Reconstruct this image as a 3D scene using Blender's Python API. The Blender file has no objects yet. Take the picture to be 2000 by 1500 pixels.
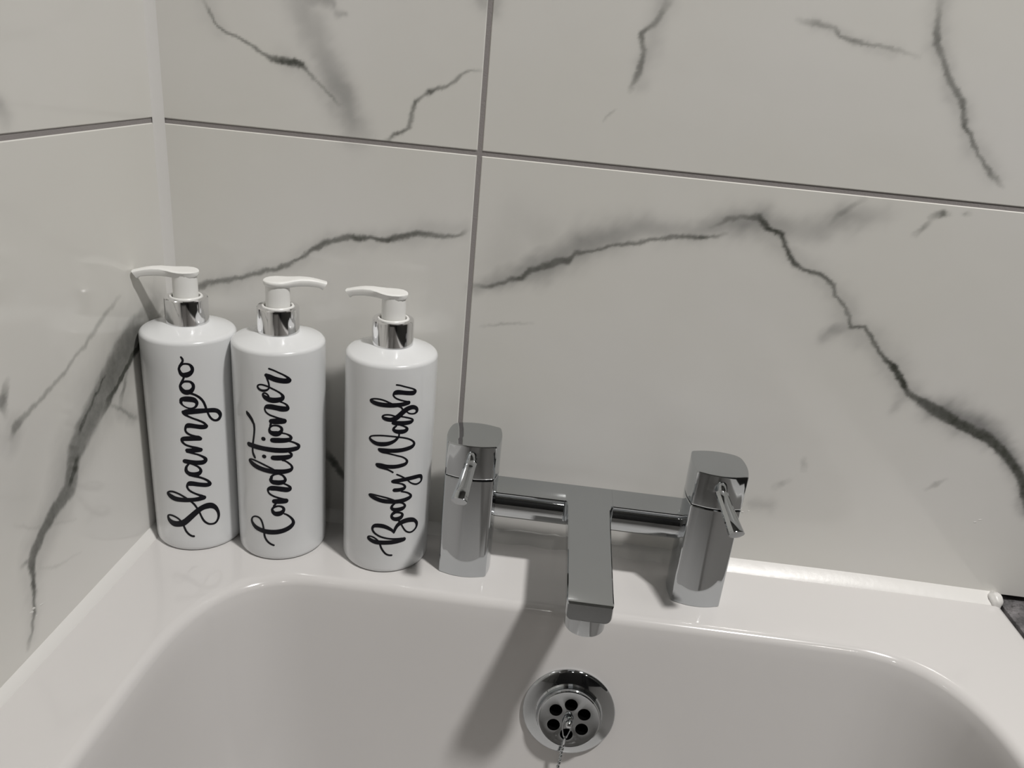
import bpy, bmesh, math
import numpy as np
from mathutils import Matrix, Vector

# ------------------------------------------------------------------ camera, world, light, exposure
SC = bpy.context.scene
COL = SC.collection
CAM = [0.29419, -0.56078, 0.37024, -0.04696, 0.38983, -0.09829, 1520.51531]
CAM_ROWS = [[0.992325, 0.083967, 0.090774], [0.115781, -0.373178, -0.920507], [-0.043417, 0.923952, -0.380035]]

cam_data = bpy.data.cameras.new('camera')
cam_obj = bpy.data.objects.new('camera', cam_data)
COL.objects.link(cam_obj)
_r, _d, _f = [Vector(v) for v in CAM_ROWS]
_m = Matrix((_r, -_d, -_f)).transposed().to_4x4()
_m.translation = Vector(CAM[:3])
cam_obj.matrix_world = _m
cam_data.sensor_width = 36.0
cam_data.lens = CAM[6] / 2000.0 * 36.0
cam_data.clip_start = 0.01
SC.camera = cam_obj

world = bpy.data.worlds.new('world')
SC.world = world
world.use_nodes = True
world.node_tree.nodes['Background'].inputs[0].default_value = (1.0, 0.98, 0.95, 1)
world.node_tree.nodes['Background'].inputs[1].default_value = 0.05
SC.view_settings.view_transform = 'Standard'
SC.view_settings.look = 'None'
SC.view_settings.gamma = 1.0
SC.view_settings.use_curve_mapping = False
SC.view_settings.exposure = 0.0

def fill_downlight(loc, size, power, col=(1.0, 0.965, 0.92), spread=180):
    l = bpy.data.lights.new('fill_downlight_lamp', 'AREA')
    l.shape = 'DISK'; l.size = size; l.energy = power; l.color = col
    l.spread = math.radians(spread)
    o = bpy.data.objects.new('fill_downlight_lamp', l)
    o.location = loc
    COL.objects.link(o)
    return o
def spot(loc, target, cone, power, radius, blend=1.0, col=(1.0, 0.975, 0.945)):
    l = bpy.data.lights.new('spot_lamp', 'SPOT')
    l.spot_size = math.radians(cone); l.spot_blend = blend; l.energy = power; l.color = col; l.shadow_soft_size = radius
    o = bpy.data.objects.new('spot_lamp', l)
    o.location = loc
    o.rotation_euler = (Vector(target) - Vector(loc)).to_track_quat('-Z', 'Y').to_euler()
    COL.objects.link(o)
    return o
CEIL = 1.85
# tilted ceiling spot lamp over the tap end of the bath, unseen downlights added in the rest of the room for ambient fill
spot((0.96, -0.67, CEIL - 0.02), (0.35, 0.02, 0.10), 60, 134.0, 0.07)
for a in [((0.45, -1.75, CEIL - 0.012), 0.10, 1.5), ((1.45, -1.85, CEIL - 0.012), 0.10, 1.5)]: fill_downlight(*a)

# ------------------------------------------------------------------ traced data (metres after scaling)
TEXTS = [[[758,15213,162,847,14915,240,997,14765,339,1228,14756,393,1467,14871,334,1624,15080,241,1610,15333,223,1450,15542,163,1224,15597,140,1021,15569,144,851,15416,153,758,15213,150],
[955,16098,127,1032,15967,152,1051,15818,143,967,15635,174,838,15433,173,764,15214,159],
[759,13915,174,837,13662,276,1001,13475,358,1217,13427,393,1441,13512,339,1608,13758,238,1603,14015,209,1455,14212,172,1226,14266,170,1021,14242,164,851,14104,166,759,13915,161],
[1047,14630,144,1006,14462,145,890,14241,161,771,14001,146],
[1345,13363,170,1686,13201,166,1996,12940,174,2218,12593,166,2335,12222,166,2407,11855,152,2462,11705,140,2585,11359,153,2765,11083,158,2991,10933,170,3238,10951,241,3395,11136,251,3390,11351,289,3206,11622,304,2871,11785,348,2392,11865,346,1847,11911,404,1314,11917,437,1017,11892,420,839,11899,246],
[723,12627,177,783,12853,295,994,12907,396,1286,12893,422,1574,12813,387,1755,12622,258,1757,12413,199,1628,12234,169,1388,12165,122,1099,12240,104,844,12422,119,723,12627,200],
[849,11829,235,945,11692,205,1115,11566,156,1401,11394,145,1804,11177,153,2124,10951,163,2282,10743,182,2274,10601,328,1983,10617,355,1598,10720,346,1246,10807,373,1067,10800,382,941,10702,215,882,10488,152,944,10274,161,1142,10090,169,1491,9924,176,1725,9826,239,1838,9684,258],
[1823,9686,305,1480,9744,360,1032,9763,378,696,9733,351,603,9622,229,646,9443,174,848,9247,162,1201,9093,173,1495,8980,213,1729,8843,279],
[1786,8780,348,1483,8780,365,1122,8787,347,911,8811,293],
[872,8683,147,1170,8584,145,1583,8421,149,1877,8232,171,2082,8028,234,2087,7842,314,1910,7726,374,1544,7741,369,1183,7810,351,882,7867,371,700,7910,355],
[931,7671,146,761,7430,186,726,7132,245,867,6908,311,1152,6786,374,1489,6795,373,1697,6956,272,1710,7179,185,1555,7405,154,1292,7598,144,1055,7704,129],
[949,6754,202,1240,6659,220,1627,6497,176,1950,6301,170,2208,6061,190,2297,5792,277,2056,5775,348,1559,5894,356,1135,6008,387,903,6016,401,745,5903,208,714,5698,160,834,5452,163,1089,5239,159,1410,5047,166,1669,4888,230,1795,4742,293],
[1794,4734,377,1488,4664,366,1051,4620,352,644,4604,375,225,4599,382,-216,4620,424,-561,4734,436,-818,4916,312,-827,5058,146,-626,5173,158,-323,5199,169,44,5094,166,353,4921,161,651,4708,155,907,4459,150,1096,4243,158,1247,3960,143,1424,3541,138,1536,3145,137,1714,2689,161,1973,2400,164,2212,2296,164,2500,2308,182,2716,2545,185,2810,2898,206,2757,3303,244,2574,3684,332,2300,3914,461,2024,3962,503,1713,3890,453,1435,3729,424,1115,3444,435,789,3118,448,454,2770,462,151,2531,502,-233,2408,499,-596,2392,513,-886,2545,409,-1024,2779,249,-1004,2976,143,-793,3070,160,-499,3053,168,-194,2926,163,18,2727,155,182,2449,145,286,2118,161,392,1826,172,586,1555,176,787,1415,172,906,1395,182],
],
[[500,15971,131,800,15862,123,1124,15696,121,1449,15516,125,1695,15329,160,1832,15161,223,1802,15055,379,1495,15048,388,1111,15125,402,784,15230,404,484,15371,393,304,15465,286],
[275,15447,150,365,15146,133,430,14934,122,465,14687,119,431,14467,125,257,14327,165,24,14271,191,-197,14318,185,-344,14467,151,-323,14626,118,-139,14711,124,95,14700,135,379,14619,134,655,14480,132,983,14299,129,1254,14090,148,1374,13879,236,1301,13693,338,1022,13605,394,688,13585,413,380,13646,388,154,13783,326,28,13942,190,47,14070,114,193,14095,129,333,14005,127,414,13870,121,453,13715,118],
[1213,13458,109,1434,13352,116,1627,13193,144,1694,12995,228,1621,12889,372,1285,12913,430,925,13001,399,563,13071,401,277,13051,344,130,12956,141,125,12796,123,207,12613,137,432,12439,137,713,12325,136,991,12215,134,1268,12093,190],
[561,11938,373,759,11939,447,1209,11950,454,1406,11939,405],
[-1344,12331,178,-1272,12223,304,-1092,12047,290,-922,11832,246,-811,11600,193,-762,11530,177,-735,11210,159,-764,10810,146,-826,10399,147,-896,9983,151,-949,9569,157,-946,9235,164,-884,9016,200,-786,8822,177],
[531,11849,169,466,11553,156],
[387,11287,154,453,11095,273,623,10990,379,849,10952,443,1076,11009,365,1236,11216,234,1226,11412,189,1060,11565,160,836,11615,137,609,11586,142,449,11454,145,387,11287,142],
[1217,11003,131,1414,10958,123,1613,10873,125,1812,10717,176,1882,10541,230,1749,10427,338,1432,10395,382,1007,10417,413,723,10423,414,608,10430,382],
[-66,10476,318,-54,10478,318],
[-56,9046,311,-43,9047,311],
[1717,10298,114,1950,10214,134,2217,10048,152,2431,9833,222,2365,9646,325,2089,9603,363,1705,9581,389,1273,9590,402,760,9620,402,269,9667,390,-183,9702,381,-631,9732,396,-1014,9752,396,-1258,9763,394],
[1731,9393,123,1861,9272,173,1858,9104,266,1695,9026,361,1405,8991,407,1032,8987,421,745,8989,405,616,8996,389],
[1257,8783,132,1457,8699,128,1686,8501,138,1859,8287,145,1915,8072,204,1793,7921,315,1528,7855,364,1180,7834,394,834,7845,404,426,7866,397,69,7917,387,-271,7984,382,-627,8081,402,-936,8206,390,-1171,8358,331,-1263,8465,206,-1141,8588,135,-884,8594,145,-543,8525,149,-163,8394,151,199,8239,147,520,8077,136,663,7980,134],
[945,7655,103,625,7602,149,429,7404,181,441,7336,205,385,7151,256,535,6979,363,773,6936,404,977,6922,404,1248,6968,361,1404,7116,234,1374,7320,171,1226,7534,150,992,7646,110],
[1313,6821,136,1515,6698,143,1719,6506,189,1716,6323,320,1542,6279,409,1168,6357,425,762,6438,407,418,6437,404,206,6354,255,154,6178,142,265,5965,155,540,5779,155,880,5640,154,1252,5477,200],
[615,5330,392,873,5331,433,1216,5343,455,1404,5338,414],
[697,5146,163,553,4914,162],
[415,4595,183,504,4371,297,676,4251,397,883,4250,416,1092,4346,360,1251,4564,236,1221,4754,198,1069,4881,170,864,4918,149,656,4863,169,479,4744,167,415,4595,169],
[1297,4225,139,1502,4095,146,1743,3845,162,1916,3534,207,1912,3259,285,1694,3004,366,1339,2802,385,953,2683,404,531,2620,418,100,2605,426,-273,2629,405,-627,2697,406,-960,2813,390,-1199,3029,306,-1306,3288,204,-1221,3573,123,-987,3745,133,-710,3768,152,-493,3621,162,-367,3311,151,-300,2986,149,-255,2612,154,-229,2232,165,-142,1947,173,37,1695,175,253,1526,166,449,1441,165],
],
[[1095,15755,122,1353,15708,115,1647,15605,115,2014,15472,114,2337,15330,121,2494,15161,202,2383,15040,344,2032,15064,331,1606,15142,326,1228,15195,359,1031,15152,327,916,15043,160,926,14903,121,1102,14730,120,1394,14594,122,1691,14492,122,1968,14380,182],
[1986,14331,317,1641,14260,319,1292,14222,318,836,14197,346,382,14192,346,-20,14213,350,-377,14268,327,-624,14362,272,-688,14449,146,-536,14552,115,-266,14600,119,27,14595,120,316,14532,119,603,14410,124,890,14277,123,1267,14112,122,1473,14021,123,1629,13802,122,1908,13626,103,2069,13497,114,2297,13419,117,2532,13410,147,2700,13527,238,2683,13724,255,2508,13874,299,2273,13936,350,1990,13886,376,1722,13729,386,1492,13527,376,1238,13288,385,985,13119,384,700,13084,319,413,13133,303,253,13215,219,206,13338,129,347,13431,125,575,13461,121,803,13437,120,1034,13358,125,1209,13289,124],
[1530,13301,120,1741,13248,119,2053,13140,123,2316,13013,131,2390,12869,185,2229,12787,299,1913,12768,333,1520,12782,357,1168,12810,353,980,12831,288],
[1175,12585,128,1021,12444,183,1012,12283,219,1190,12164,301,1485,12112,344,1786,12128,325,1951,12234,278,1929,12384,174,1739,12523,116,1466,12632,94],
[1395,11989,125,1393,11786,131,1296,11629,194,1127,11441,228,871,11283,277,585,11178,319,209,11118,344,-147,11121,319,-454,11230,278,-663,11398,194,-667,11561,123,-496,11679,119,-103,11771,123,336,11808,124,913,11773,123,1442,11684,123,1870,11568,127,2261,11384,127,2543,11138,151,2589,10926,237,2423,10767,308,2096,10687,329,1691,10636,325,1243,10619,334,805,10624,324,368,10655,298,44,10687,217],
[-1,10698,161,76,10576,166,285,10482,166,608,10421,132,960,10325,118,1316,10209,117,1683,10070,120,1972,9857,133,2077,9635,203,1957,9455,276,1648,9369,309,1287,9322,315,933,9315,330,551,9350,302,167,9421,305,-104,9452,222],
[-133,9414,185,-39,9294,171,172,9220,170,410,9157,151,706,9069,132,945,8934,129,1051,8853,127],
[1355,8656,123,1619,8507,127,1908,8306,116,2213,8018,108,2464,7764,115,2763,7570,138,3039,7475,155,3333,7503,182,3505,7644,223,3487,7896,261,3296,8060,304,2846,8134,342,2342,8159,342,1882,8157,331,1480,8131,334,1179,8106,330,1090,8094,277],
[1123,8007,152,1488,7907,118,1802,7792,144,1985,7602,181,1959,7434,266,1724,7355,310,1447,7342,317,1234,7355,313],
[1763,7175,136,2038,7078,139,2318,6917,143,2511,6699,191,2477,6544,295,2181,6440,342,1803,6378,367,1440,6364,354,1015,6386,347,561,6428,358,174,6501,349,-223,6626,336,-522,6747,260,-619,6838,147,-488,6897,131,-229,6889,133,200,6829,131,622,6735,137,973,6612,134,1258,6473,132],
[1267,6206,144,1097,6034,193,1068,5830,228,1249,5693,302,1573,5654,361,1867,5706,336,2059,5850,221,2004,6049,157,1811,6192,137,1588,6249,102],
[1290,5524,164,1120,5311,193,1092,5084,210,1240,4906,294,1493,4843,364,1748,4918,336,1897,5118,229,1826,5299,163,1620,5390,144,1365,5413,149,1190,5326,190],
[1646,4664,147,1781,4534,146],
[1825,4357,127,2012,3977,127,2222,3645,135,2477,3451,139,2739,3388,163,3010,3474,187,3219,3685,223,3226,3982,267,3037,4276,268,2773,4455,371,2425,4560,416,2066,4555,423,1765,4453,384,1550,4281,303,1412,4048,245,1330,3804,196,1299,3660,135],
[1297,3702,165,1129,3908,230,839,4112,302,517,4255,354,196,4293,357,-92,4254,325,-273,4117,216,-316,3898,176,-206,3666,177,0,3489,162,293,3332,161,652,3224,152,1046,3142,153,1482,3082,172,1935,2993,260],
[2093,2931,367,1712,2870,361,1272,2831,371,842,2818,377,379,2807,376,-19,2805,368,-356,2892,335,-590,3028,274,-632,3154,155,-517,3239,127,-289,3226,141,-64,3118,137,160,2915,145,294,2629,152,410,2294,152,580,2000,155,765,1786,154,984,1678,153,1183,1654,156],
],
]
VEIN_BACK = [[357,3900,219,12,412,3811,183,55,454,3746,179,60,558,3698,206,60,653,3668,208,65,733,3617,211,65,804,3585,274,70,893,3567,464,95,982,3568,593,100,1035,3557,421,90,1071,3518,180,50,1160,3444,180,40,1250,3369,182,40,1293,3323,220,14],
[2265,3634,160,12,2179,3626,192,45,2113,3575,196,50,2046,3516,228,55,1977,3490,227,60,1918,3472,360,80,1884,3436,198,45,1829,3397,234,70,1810,3355,246,70,1805,3288,283,50,1787,3218,241,55,1741,3186,270,75,1687,3161,236,70,1652,3130,272,45,1616,3105,407,9],
[2236,2544,220,18,2193,2516,221,50,2138,2492,261,60,2013,2490,301,60,1888,2495,448,80,1761,2451,446,80,1610,2408,378,85,1533,2426,304,70,1456,2403,493,90,1380,2413,376,70,1253,2369,407,70,1148,2319,478,80,1070,2260,257,70,940,2164,261,65,821,2107,342,65,681,2064,344,60,539,2004,347,60,418,1974,430,60,275,1934,461,60,171,1873,527,60,42,1776,832,70,-66,1701,1143,30],
[2318,2146,314,18,2440,2152,350,60,2573,2214,308,60,2676,2249,382,80,2731,2310,456,70,2862,2363,493,70,2932,2401,492,70,2992,2408,492,80,3044,2467,376,70,3159,2502,225,60,3328,2565,223,60,3485,2597,260,60,3610,2640,222,60,3751,2670,256,60,3923,2682,364,80,3979,2695,220,60,4089,2722,220,14],
[3974,2756,297,14,4069,2828,293,50,4171,2853,286,40,4282,2865,478,80,4358,2794,372,90,4465,2762,303,90,4518,2666,272,80,4590,2570,375,90,4673,2527,248,70,4800,2508,281,80,4899,2444,306,70,4935,2372,240,60,5000,2314,240,60,5064,2236,242,50,5097,2150,285,70,5197,2162,286,70,5286,2062,278,70,5377,1957,317,80,5484,1880,494,100,5577,1773,494,100,5642,1689,433,80,5742,1643,601,80,5890,1578,904,90,6040,1508,760,100,6160,1463,770,100,6332,1399,825,100,6456,1311,726,100,6563,1219,646,95,6665,1108,643,95,6737,963,580,90,6833,781,439,24],
[4772,2860,299,5,4822,2944,373,30,4894,3007,333,26,4966,3064,368,8],
[5434,2987,440,21,5504,3019,574,75,5542,3020,341,18],
[5632,3029,176,8,5653,3033,264,30,5674,3037,352,13],
[5441,2974,375,18,5404,2910,340,45,5363,2859,456,16],
[5012,1058,310,8,5024,1009,388,22,5035,960,468,8],
[4940,846,463,9,4894,811,511,24,4847,777,559,8],
[6119,1023,279,9,6057,969,327,28,5994,914,375,10],
[2403,1834,202,8,2556,1877,202,26,2787,1905,202,9],
[1181,610,673,28,1259,525,573,90,1347,391,485,70,1479,262,395,14],
[3439,4163,525,14,3410,4086,394,45,3365,4016,293,50,3292,3951,332,70,3305,3907,358,60,3326,3856,365,50,3321,3803,337,60,3313,3723,340,60,3293,3655,307,45,3266,3604,308,14],
[3195,3481,137,8,3157,3438,137,26,3120,3394,138,10],
[4266,4115,350,10,4390,4111,348,40,4491,4096,227,35,4557,4051,227,50,4645,4026,261,50,4787,4014,205,40,4900,4003,202,30,5075,3967,288,7],
[5110,4305,375,14,5120,4207,374,40,5139,4120,463,60,5157,4059,441,60,5213,3989,349,50,5279,3876,349,60,5359,3793,404,60,5425,3718,357,65,5455,3642,341,60,5480,3580,298,80,5519,3552,236,60,5559,3487,269,60,5616,3421,267,50,5719,3318,327,60,5840,3233,299,14],
]
HAZE_BACK = [[1040,3958,1763,30,1073,3837,1639,28,1143,3718,1506,30,1196,3610,1518,38,1249,3501,1456,42,1321,3376,1688,50,1359,3262,1553,45,1415,3141,1716,25],
[1075,3961,1107,35,1213,3964,777,45,1254,3946,456,40],
[1282,3902,574,30,1317,3894,447,32,1352,3886,319,35],
[928,3573,1378,15,1071,3518,1422,15,1293,3323,1092,20],
[357,3900,1454,12,414,3819,1279,12,471,3738,1102,12],
[2236,2544,965,15,1888,2495,1339,22,1609,2415,1274,20,1214,2350,1264,20,940,2164,974,15,539,2004,1001,15,254,1919,1251,20],
[2341,2141,1161,30,2600,2248,1533,45,2818,2350,1897,50,2992,2465,2065,50,3093,2551,2050,55,3198,2599,1853,50,3374,2655,1695,45,3512,2707,1529,42,3694,2708,1516,32,3875,2709,1280,30,4006,2778,1542,45,4141,2821,1659,50,4281,2836,1750,55,4395,2802,1613,45,4572,2810,1431,28,4742,2839,1534,33,4867,2906,1689,42,4994,2955,1369,30,5125,2986,1282,15],
[4358,2794,1345,25,4522,2652,1363,20,4803,2497,1369,18,5020,2293,1581,22,5097,2150,1607,25,5286,2062,1625,22,5484,1880,1757,28,5642,1689,1630,30],
[5742,1643,991,50,5886,1590,1779,65,6025,1557,1926,70,6147,1505,1763,70,6316,1449,1649,70,6440,1361,1366,65,6562,1246,1210,60,6692,1084,1074,50,6810,825,954,40],
[5087,2145,971,30,4985,2093,896,40,4926,2047,819,30],
[5645,1677,745,30,5617,1615,706,26,5589,1552,668,22],
[5749,1657,648,30,5823,1599,686,30,5897,1540,725,30],
[3417,4161,1509,22,3360,4006,1130,20,3355,3821,1009,22,3332,3646,819,15],
[5110,4305,1225,20,5159,4074,1206,25,5279,3876,1054,22,5440,3669,1009,20,5568,3456,1011,20,5749,3308,1069,15],
[4842,591,821,20,4769,607,775,20,4696,623,729,20],
[4390,4111,739,15,4645,4026,634,12,4917,3999,700,10],
[2250,4052,914,30,2293,4042,915,30,2336,4032,915,30],
[2518,2317,3384,12,2599,2664,2916,10,2794,2574,2591,14],
]
VEIN_LEFT = [[-128,1694,683,28,-399,1606,512,100,-615,1504,594,100,-796,1386,413,100,-937,1313,692,100,-1091,1213,517,35],
[-782,1603,344,32,-981,1472,337,90,-1146,1354,391,90,-1268,1258,504,100,-1391,1140,667,35],
[-1291,1172,462,35,-1352,1060,578,100,-1434,954,570,100,-1540,882,438,35],
[-256,1757,1814,32,-543,1674,2172,95,-709,1577,2452,95,-892,1455,2307,100,-1067,1338,2144,100,-1234,1227,2009,100,-1348,1134,1709,100,-1394,1045,1246,90,-1459,911,1360,90,-1630,850,979,90,-1744,787,791,95,-1839,712,791,95,-1888,663,790,90,-1900,564,399,90,-1909,456,418,80,-1953,277,296,60,-1991,194,266,50,-2040,121,326,18],
[-1894,676,394,21,-1937,674,326,50,-1979,672,259,14],
[-667,1983,288,10,-868,1908,387,35,-1125,1776,326,35,-1229,1747,273,35,-1320,1691,269,35,-1478,1641,250,40,-1632,1595,282,40,-1753,1563,355,45,-1844,1533,589,60,-1885,1482,439,12],
[-1838,1822,415,12,-1905,1726,811,70,-1898,1629,300,12],
[-673,1443,340,18,-742,1324,406,55,-804,1236,470,18],
[-980,1319,177,10,-812,1195,299,45,-690,1080,269,40,-595,1015,190,10],
[-1973,958,143,5,-1857,867,156,15,-1448,668,176,6],
[-1837,564,158,5,-1690,467,187,16,-1438,412,174,5],
]
HAZE_LEFT = [[-256,1757,3417,40,-709,1577,3939,40,-1067,1338,3976,35,-1348,1134,3365,30,-1630,850,2405,35,-1839,712,2094,30,-1912,466,1465,20,-2002,187,986,15],
[-1844,1533,1759,25,-1869,1489,1757,22,-1894,1444,1754,20],
[-1574,3235,1149,30,-1568,3210,1153,25,-1563,3184,1157,20],
[-1905,1726,0,30],
[-686,1373,1764,20,-809,1206,1723,25,-633,1045,955,20],
[-1951,1039,5602,8,-1844,1217,5168,8,-1735,1398,4728,8],
]

# ------------------------------------------------------------------ materials
def mat(name, col, rough=0.4, metal=0.0, coat=0.0, spec=0.5, bump=None, mottle=None):
    m = bpy.data.materials.new(name); m.use_nodes = True
    nt = m.node_tree; b = nt.nodes['Principled BSDF']
    b.inputs['Base Color'].default_value = (*col, 1)
    b.inputs['Roughness'].default_value = rough
    b.inputs['Metallic'].default_value = metal
    b.inputs['Coat Weight'].default_value = coat
    b.inputs['Coat Roughness'].default_value = 0.03
    b.inputs['Specular IOR Level'].default_value = spec
    tc = nt.nodes.new('ShaderNodeTexCoord')
    if bump:
        n = nt.nodes.new('ShaderNodeTexNoise'); n.inputs['Scale'].default_value = bump[0]
        nt.links.new(tc.outputs['Object'], n.inputs['Vector'])
        bp = nt.nodes.new('ShaderNodeBump'); bp.inputs['Strength'].default_value = bump[1]; bp.inputs['Distance'].default_value = bump[2]
        nt.links.new(n.outputs['Fac'], bp.inputs['Height']); nt.links.new(bp.outputs['Normal'], b.inputs['Normal'])
    if mottle:
        n = nt.nodes.new('ShaderNodeTexNoise'); n.inputs['Scale'].default_value = mottle[0]; n.inputs['Detail'].default_value = 6
        nt.links.new(tc.outputs['Object'], n.inputs['Vector'])
        r = nt.nodes.new('ShaderNodeValToRGB')
        r.color_ramp.elements[0].position = 0.35; r.color_ramp.elements[1].position = 0.68
        r.color_ramp.elements[0].color = (*mottle[1], 1); r.color_ramp.elements[1].color = (*col, 1)
        nt.links.new(n.outputs['Fac'], r.inputs['Fac']); nt.links.new(r.outputs['Color'], b.inputs['Base Color'])
    return m

def marble():
    m = bpy.data.materials.new('marble_tile'); m.use_nodes = True
    nt = m.node_tree; N = nt.nodes; L = nt.links; b = N['Principled BSDF']
    b.inputs['Roughness'].default_value = TILE_ROUGH
    b.inputs['Specular IOR Level'].default_value = 0.5
    geo = N.new('ShaderNodeNewGeometry')
    def attr(n):
        a = N.new('ShaderNodeAttribute'); a.attribute_name = n; return a.outputs['Fac']
    def math_(op, a, c, clamp=False):
        k = N.new('ShaderNodeMath'); k.operation = op; k.use_clamp = clamp
        for i, v in enumerate((a, c)):
            if isinstance(v, (int, float)): k.inputs[i].default_value = v
            else: L.new(v, k.inputs[i])
        return k.outputs[0]
    def noise(scale, detail, dist=0.0):
        n = N.new('ShaderNodeTexNoise'); n.inputs['Scale'].default_value = scale; n.inputs['Detail'].default_value = detail
        n.inputs['Distortion'].default_value = dist
        L.new(geo.outputs['Position'], n.inputs['Vector']); return n.outputs['Fac']
    # free running veins where nothing was traced
    w = noise(2.3, 7, 0.6)
    ridge = math_('ABSOLUTE', math_('SUBTRACT', w, 0.5), 0)
    thin = math_('SUBTRACT', 1.0, math_('MULTIPLY', ridge, 70.0), True)
    broad = math_('SUBTRACT', 1.0, math_('MULTIPLY', ridge, 16.0), True)
    msk = math_('MULTIPLY', math_('SUBTRACT', noise(1.7, 2), 0.42, True), 5.0, True)
    free = math_('MULTIPLY', attr('free'), msk)
    core = math_('ADD', math_('MULTIPLY', attr('vein'), math_('ADD', 0.72, math_('MULTIPLY', noise(160, 3), 0.55))), math_('MULTIPLY', math_('MULTIPLY', thin, free), 0.5))
    haze = math_('ADD', math_('MULTIPLY', attr('haze'), math_('ADD', 0.62, math_('MULTIPLY', noise(45, 5), 0.75))), math_('MULTIPLY', math_('MULTIPLY', broad, free), 0.35))
    # base: soft warm / cool clouds
    cl = N.new('ShaderNodeMix'); cl.data_type = 'RGBA'
    cl.inputs['A'].default_value = (0.74, 0.73, 0.69, 1); cl.inputs['B'].default_value = (0.76, 0.75, 0.725, 1)
    L.new(math_('MULTIPLY', math_('SUBTRACT', noise(5.0, 3), 0.38), 4.0, True), cl.inputs['Factor'])
    def darken(col, fac, c, strength):
        k = N.new('ShaderNodeMix'); k.data_type = 'RGBA'
        L.new(math_('MULTIPLY', fac, strength, True), k.inputs['Factor'])
        L.new(col, k.inputs['A']); k.inputs['B'].default_value = (*c, 1)
        return k.outputs['Result']
    c = darken(cl.outputs['Result'], haze, (0.17, 0.17, 0.17), 1.15)
    c = darken(c, core, (0.07, 0.073, 0.062), 0.95)
    L.new(c, b.inputs['Base Color'])
    bp = N.new('ShaderNodeBump'); bp.inputs['Strength'].default_value = 0.25; bp.inputs['Distance'].default_value = 0.002
    n = N.new('ShaderNodeTexNoise'); n.inputs['Scale'].default_value = 14
    L.new(geo.outputs['Position'], n.inputs['Vector'])
    L.new(n.outputs['Fac'], bp.inputs['Height']); L.new(bp.outputs['Normal'], b.inputs['Normal'])
    return m
TILE_ROUGH = 0.10
M_TILE = marble()
M_GROUT = mat('grey_grout', (0.30, 0.28, 0.275), 0.9, bump=(900, 0.4, 0.0005))
M_SIL = mat('white_silicone', (0.74, 0.73, 0.71), 0.35, bump=(160, 0.15, 0.001))
M_ACR = mat('white_acrylic', (0.67, 0.655, 0.645), 0.12, coat=0.4)
M_PLA = mat('white_gloss_plastic', (0.75, 0.762, 0.77), 0.22, coat=0.3)
M_PUMP = mat('white_pump_plastic', (0.86, 0.86, 0.84), 0.35)
M_CHR = mat('chrome', (0.52, 0.54, 0.555), 0.045, metal=1.0)
M_CHRD = mat('dark_hole', (0.003, 0.003, 0.003), 0.9, spec=0.0)
M_CAPC = mat('silver_collar', (0.86, 0.86, 0.87), 0.07, metal=1.0)
M_BLK = mat('black_vinyl', (0.004, 0.004, 0.008), 0.5, spec=0.25)
M_CEM = mat('grey_cement', (0.42, 0.40, 0.41), 0.9, bump=(120, 0.9, 0.004), mottle=(60, (0.18, 0.17, 0.18)))
M_WHITE = mat('white_paint', (0.62, 0.61, 0.59), 0.6)
M_DARKP = mat('dark_reflection_wall', (0.10, 0.10, 0.10), 0.6)  # unseen front wall, darkened so the chrome has dark reflections
M_WALLP = mat('grey_wall_paint', (0.24, 0.24, 0.235), 0.6)
M_FLOOR = mat('grey_floor_tile', (0.20, 0.195, 0.19), 0.35, mottle=(3, (0.16, 0.155, 0.15)))
M_DOOR = mat('painted_door', (0.07, 0.07, 0.075), 0.4)

# ------------------------------------------------------------------ helpers
def link(name, me, m=None, parent=None, smooth=None):
    o = bpy.data.objects.new(name, me); COL.objects.link(o)
    if m is not None and not me.materials: me.materials.append(m)
    if parent is not None: o.parent = parent
    if smooth is not None: shade(me, smooth)
    return o
def shade(me, ang):
    for p in me.polygons: p.use_smooth = True
    me.set_sharp_from_angle(angle=math.radians(ang))
def obj(name, bm, m, parent=None, ang=35):
    bmesh.ops.recalc_face_normals(bm, faces=bm.faces)
    me = bpy.data.meshes.new(name); bm.to_mesh(me); bm.free()
    return link(name, me, m, parent, ang)
def empty(name, loc=(0, 0, 0), rz=0.0):
    o = bpy.data.objects.new(name, None); o.location = loc; o.rotation_euler = (0, 0, rz)
    o.empty_display_size = 0.02; COL.objects.link(o); return o
def tag(o, label, cat, group=None):
    o['label'] = label; o['category'] = cat
    if group: o['group'] = group
    return o
def loft(rings, cap0=True, cap1=True, closed=True):
    bm = bmesh.new(); vs = [[bm.verts.new(p) for p in r] for r in rings]
    n = len(rings[0])
    for a, b in zip(vs, vs[1:]):
        for i in range(n if closed else n - 1):
            j = (i + 1) % n
            bm.faces.new((a[i], a[j], b[j], b[i]))
    if cap0: bm.faces.new(vs[0][::-1])
    if cap1: bm.faces.new(vs[-1])
    return bm
def lathe(prof, n=64, cap0=True, cap1=True):
    return loft([[(r * math.cos(2 * math.pi * k / n), r * math.sin(2 * math.pi * k / n), z) for k in range(n)] for r, z in prof], cap0, cap1)
def box(x0, x1, y0, y1, z0, z1, bev=0.0, seg=2):
    bm = bmesh.new()
    bmesh.ops.create_cube(bm, size=1)
    for v in bm.verts:
        v.co = ((x0 + x1) / 2 + v.co.x * (x1 - x0), (y0 + y1) / 2 + v.co.y * (y1 - y0), (z0 + z1) / 2 + v.co.z * (z1 - z0))
    if bev: bmesh.ops.bevel(bm, geom=bm.edges[:], offset=bev, segments=seg, profile=0.5, affect='EDGES')
    return bm
def arcs(cx, cy, r, a0, a1, n):
    return [(cx + r * math.cos(math.radians(a0 + (a1 - a0) * k / n)), cy + r * math.sin(math.radians(a0 + (a1 - a0) * k / n))) for k in range(n + 1)]
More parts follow.
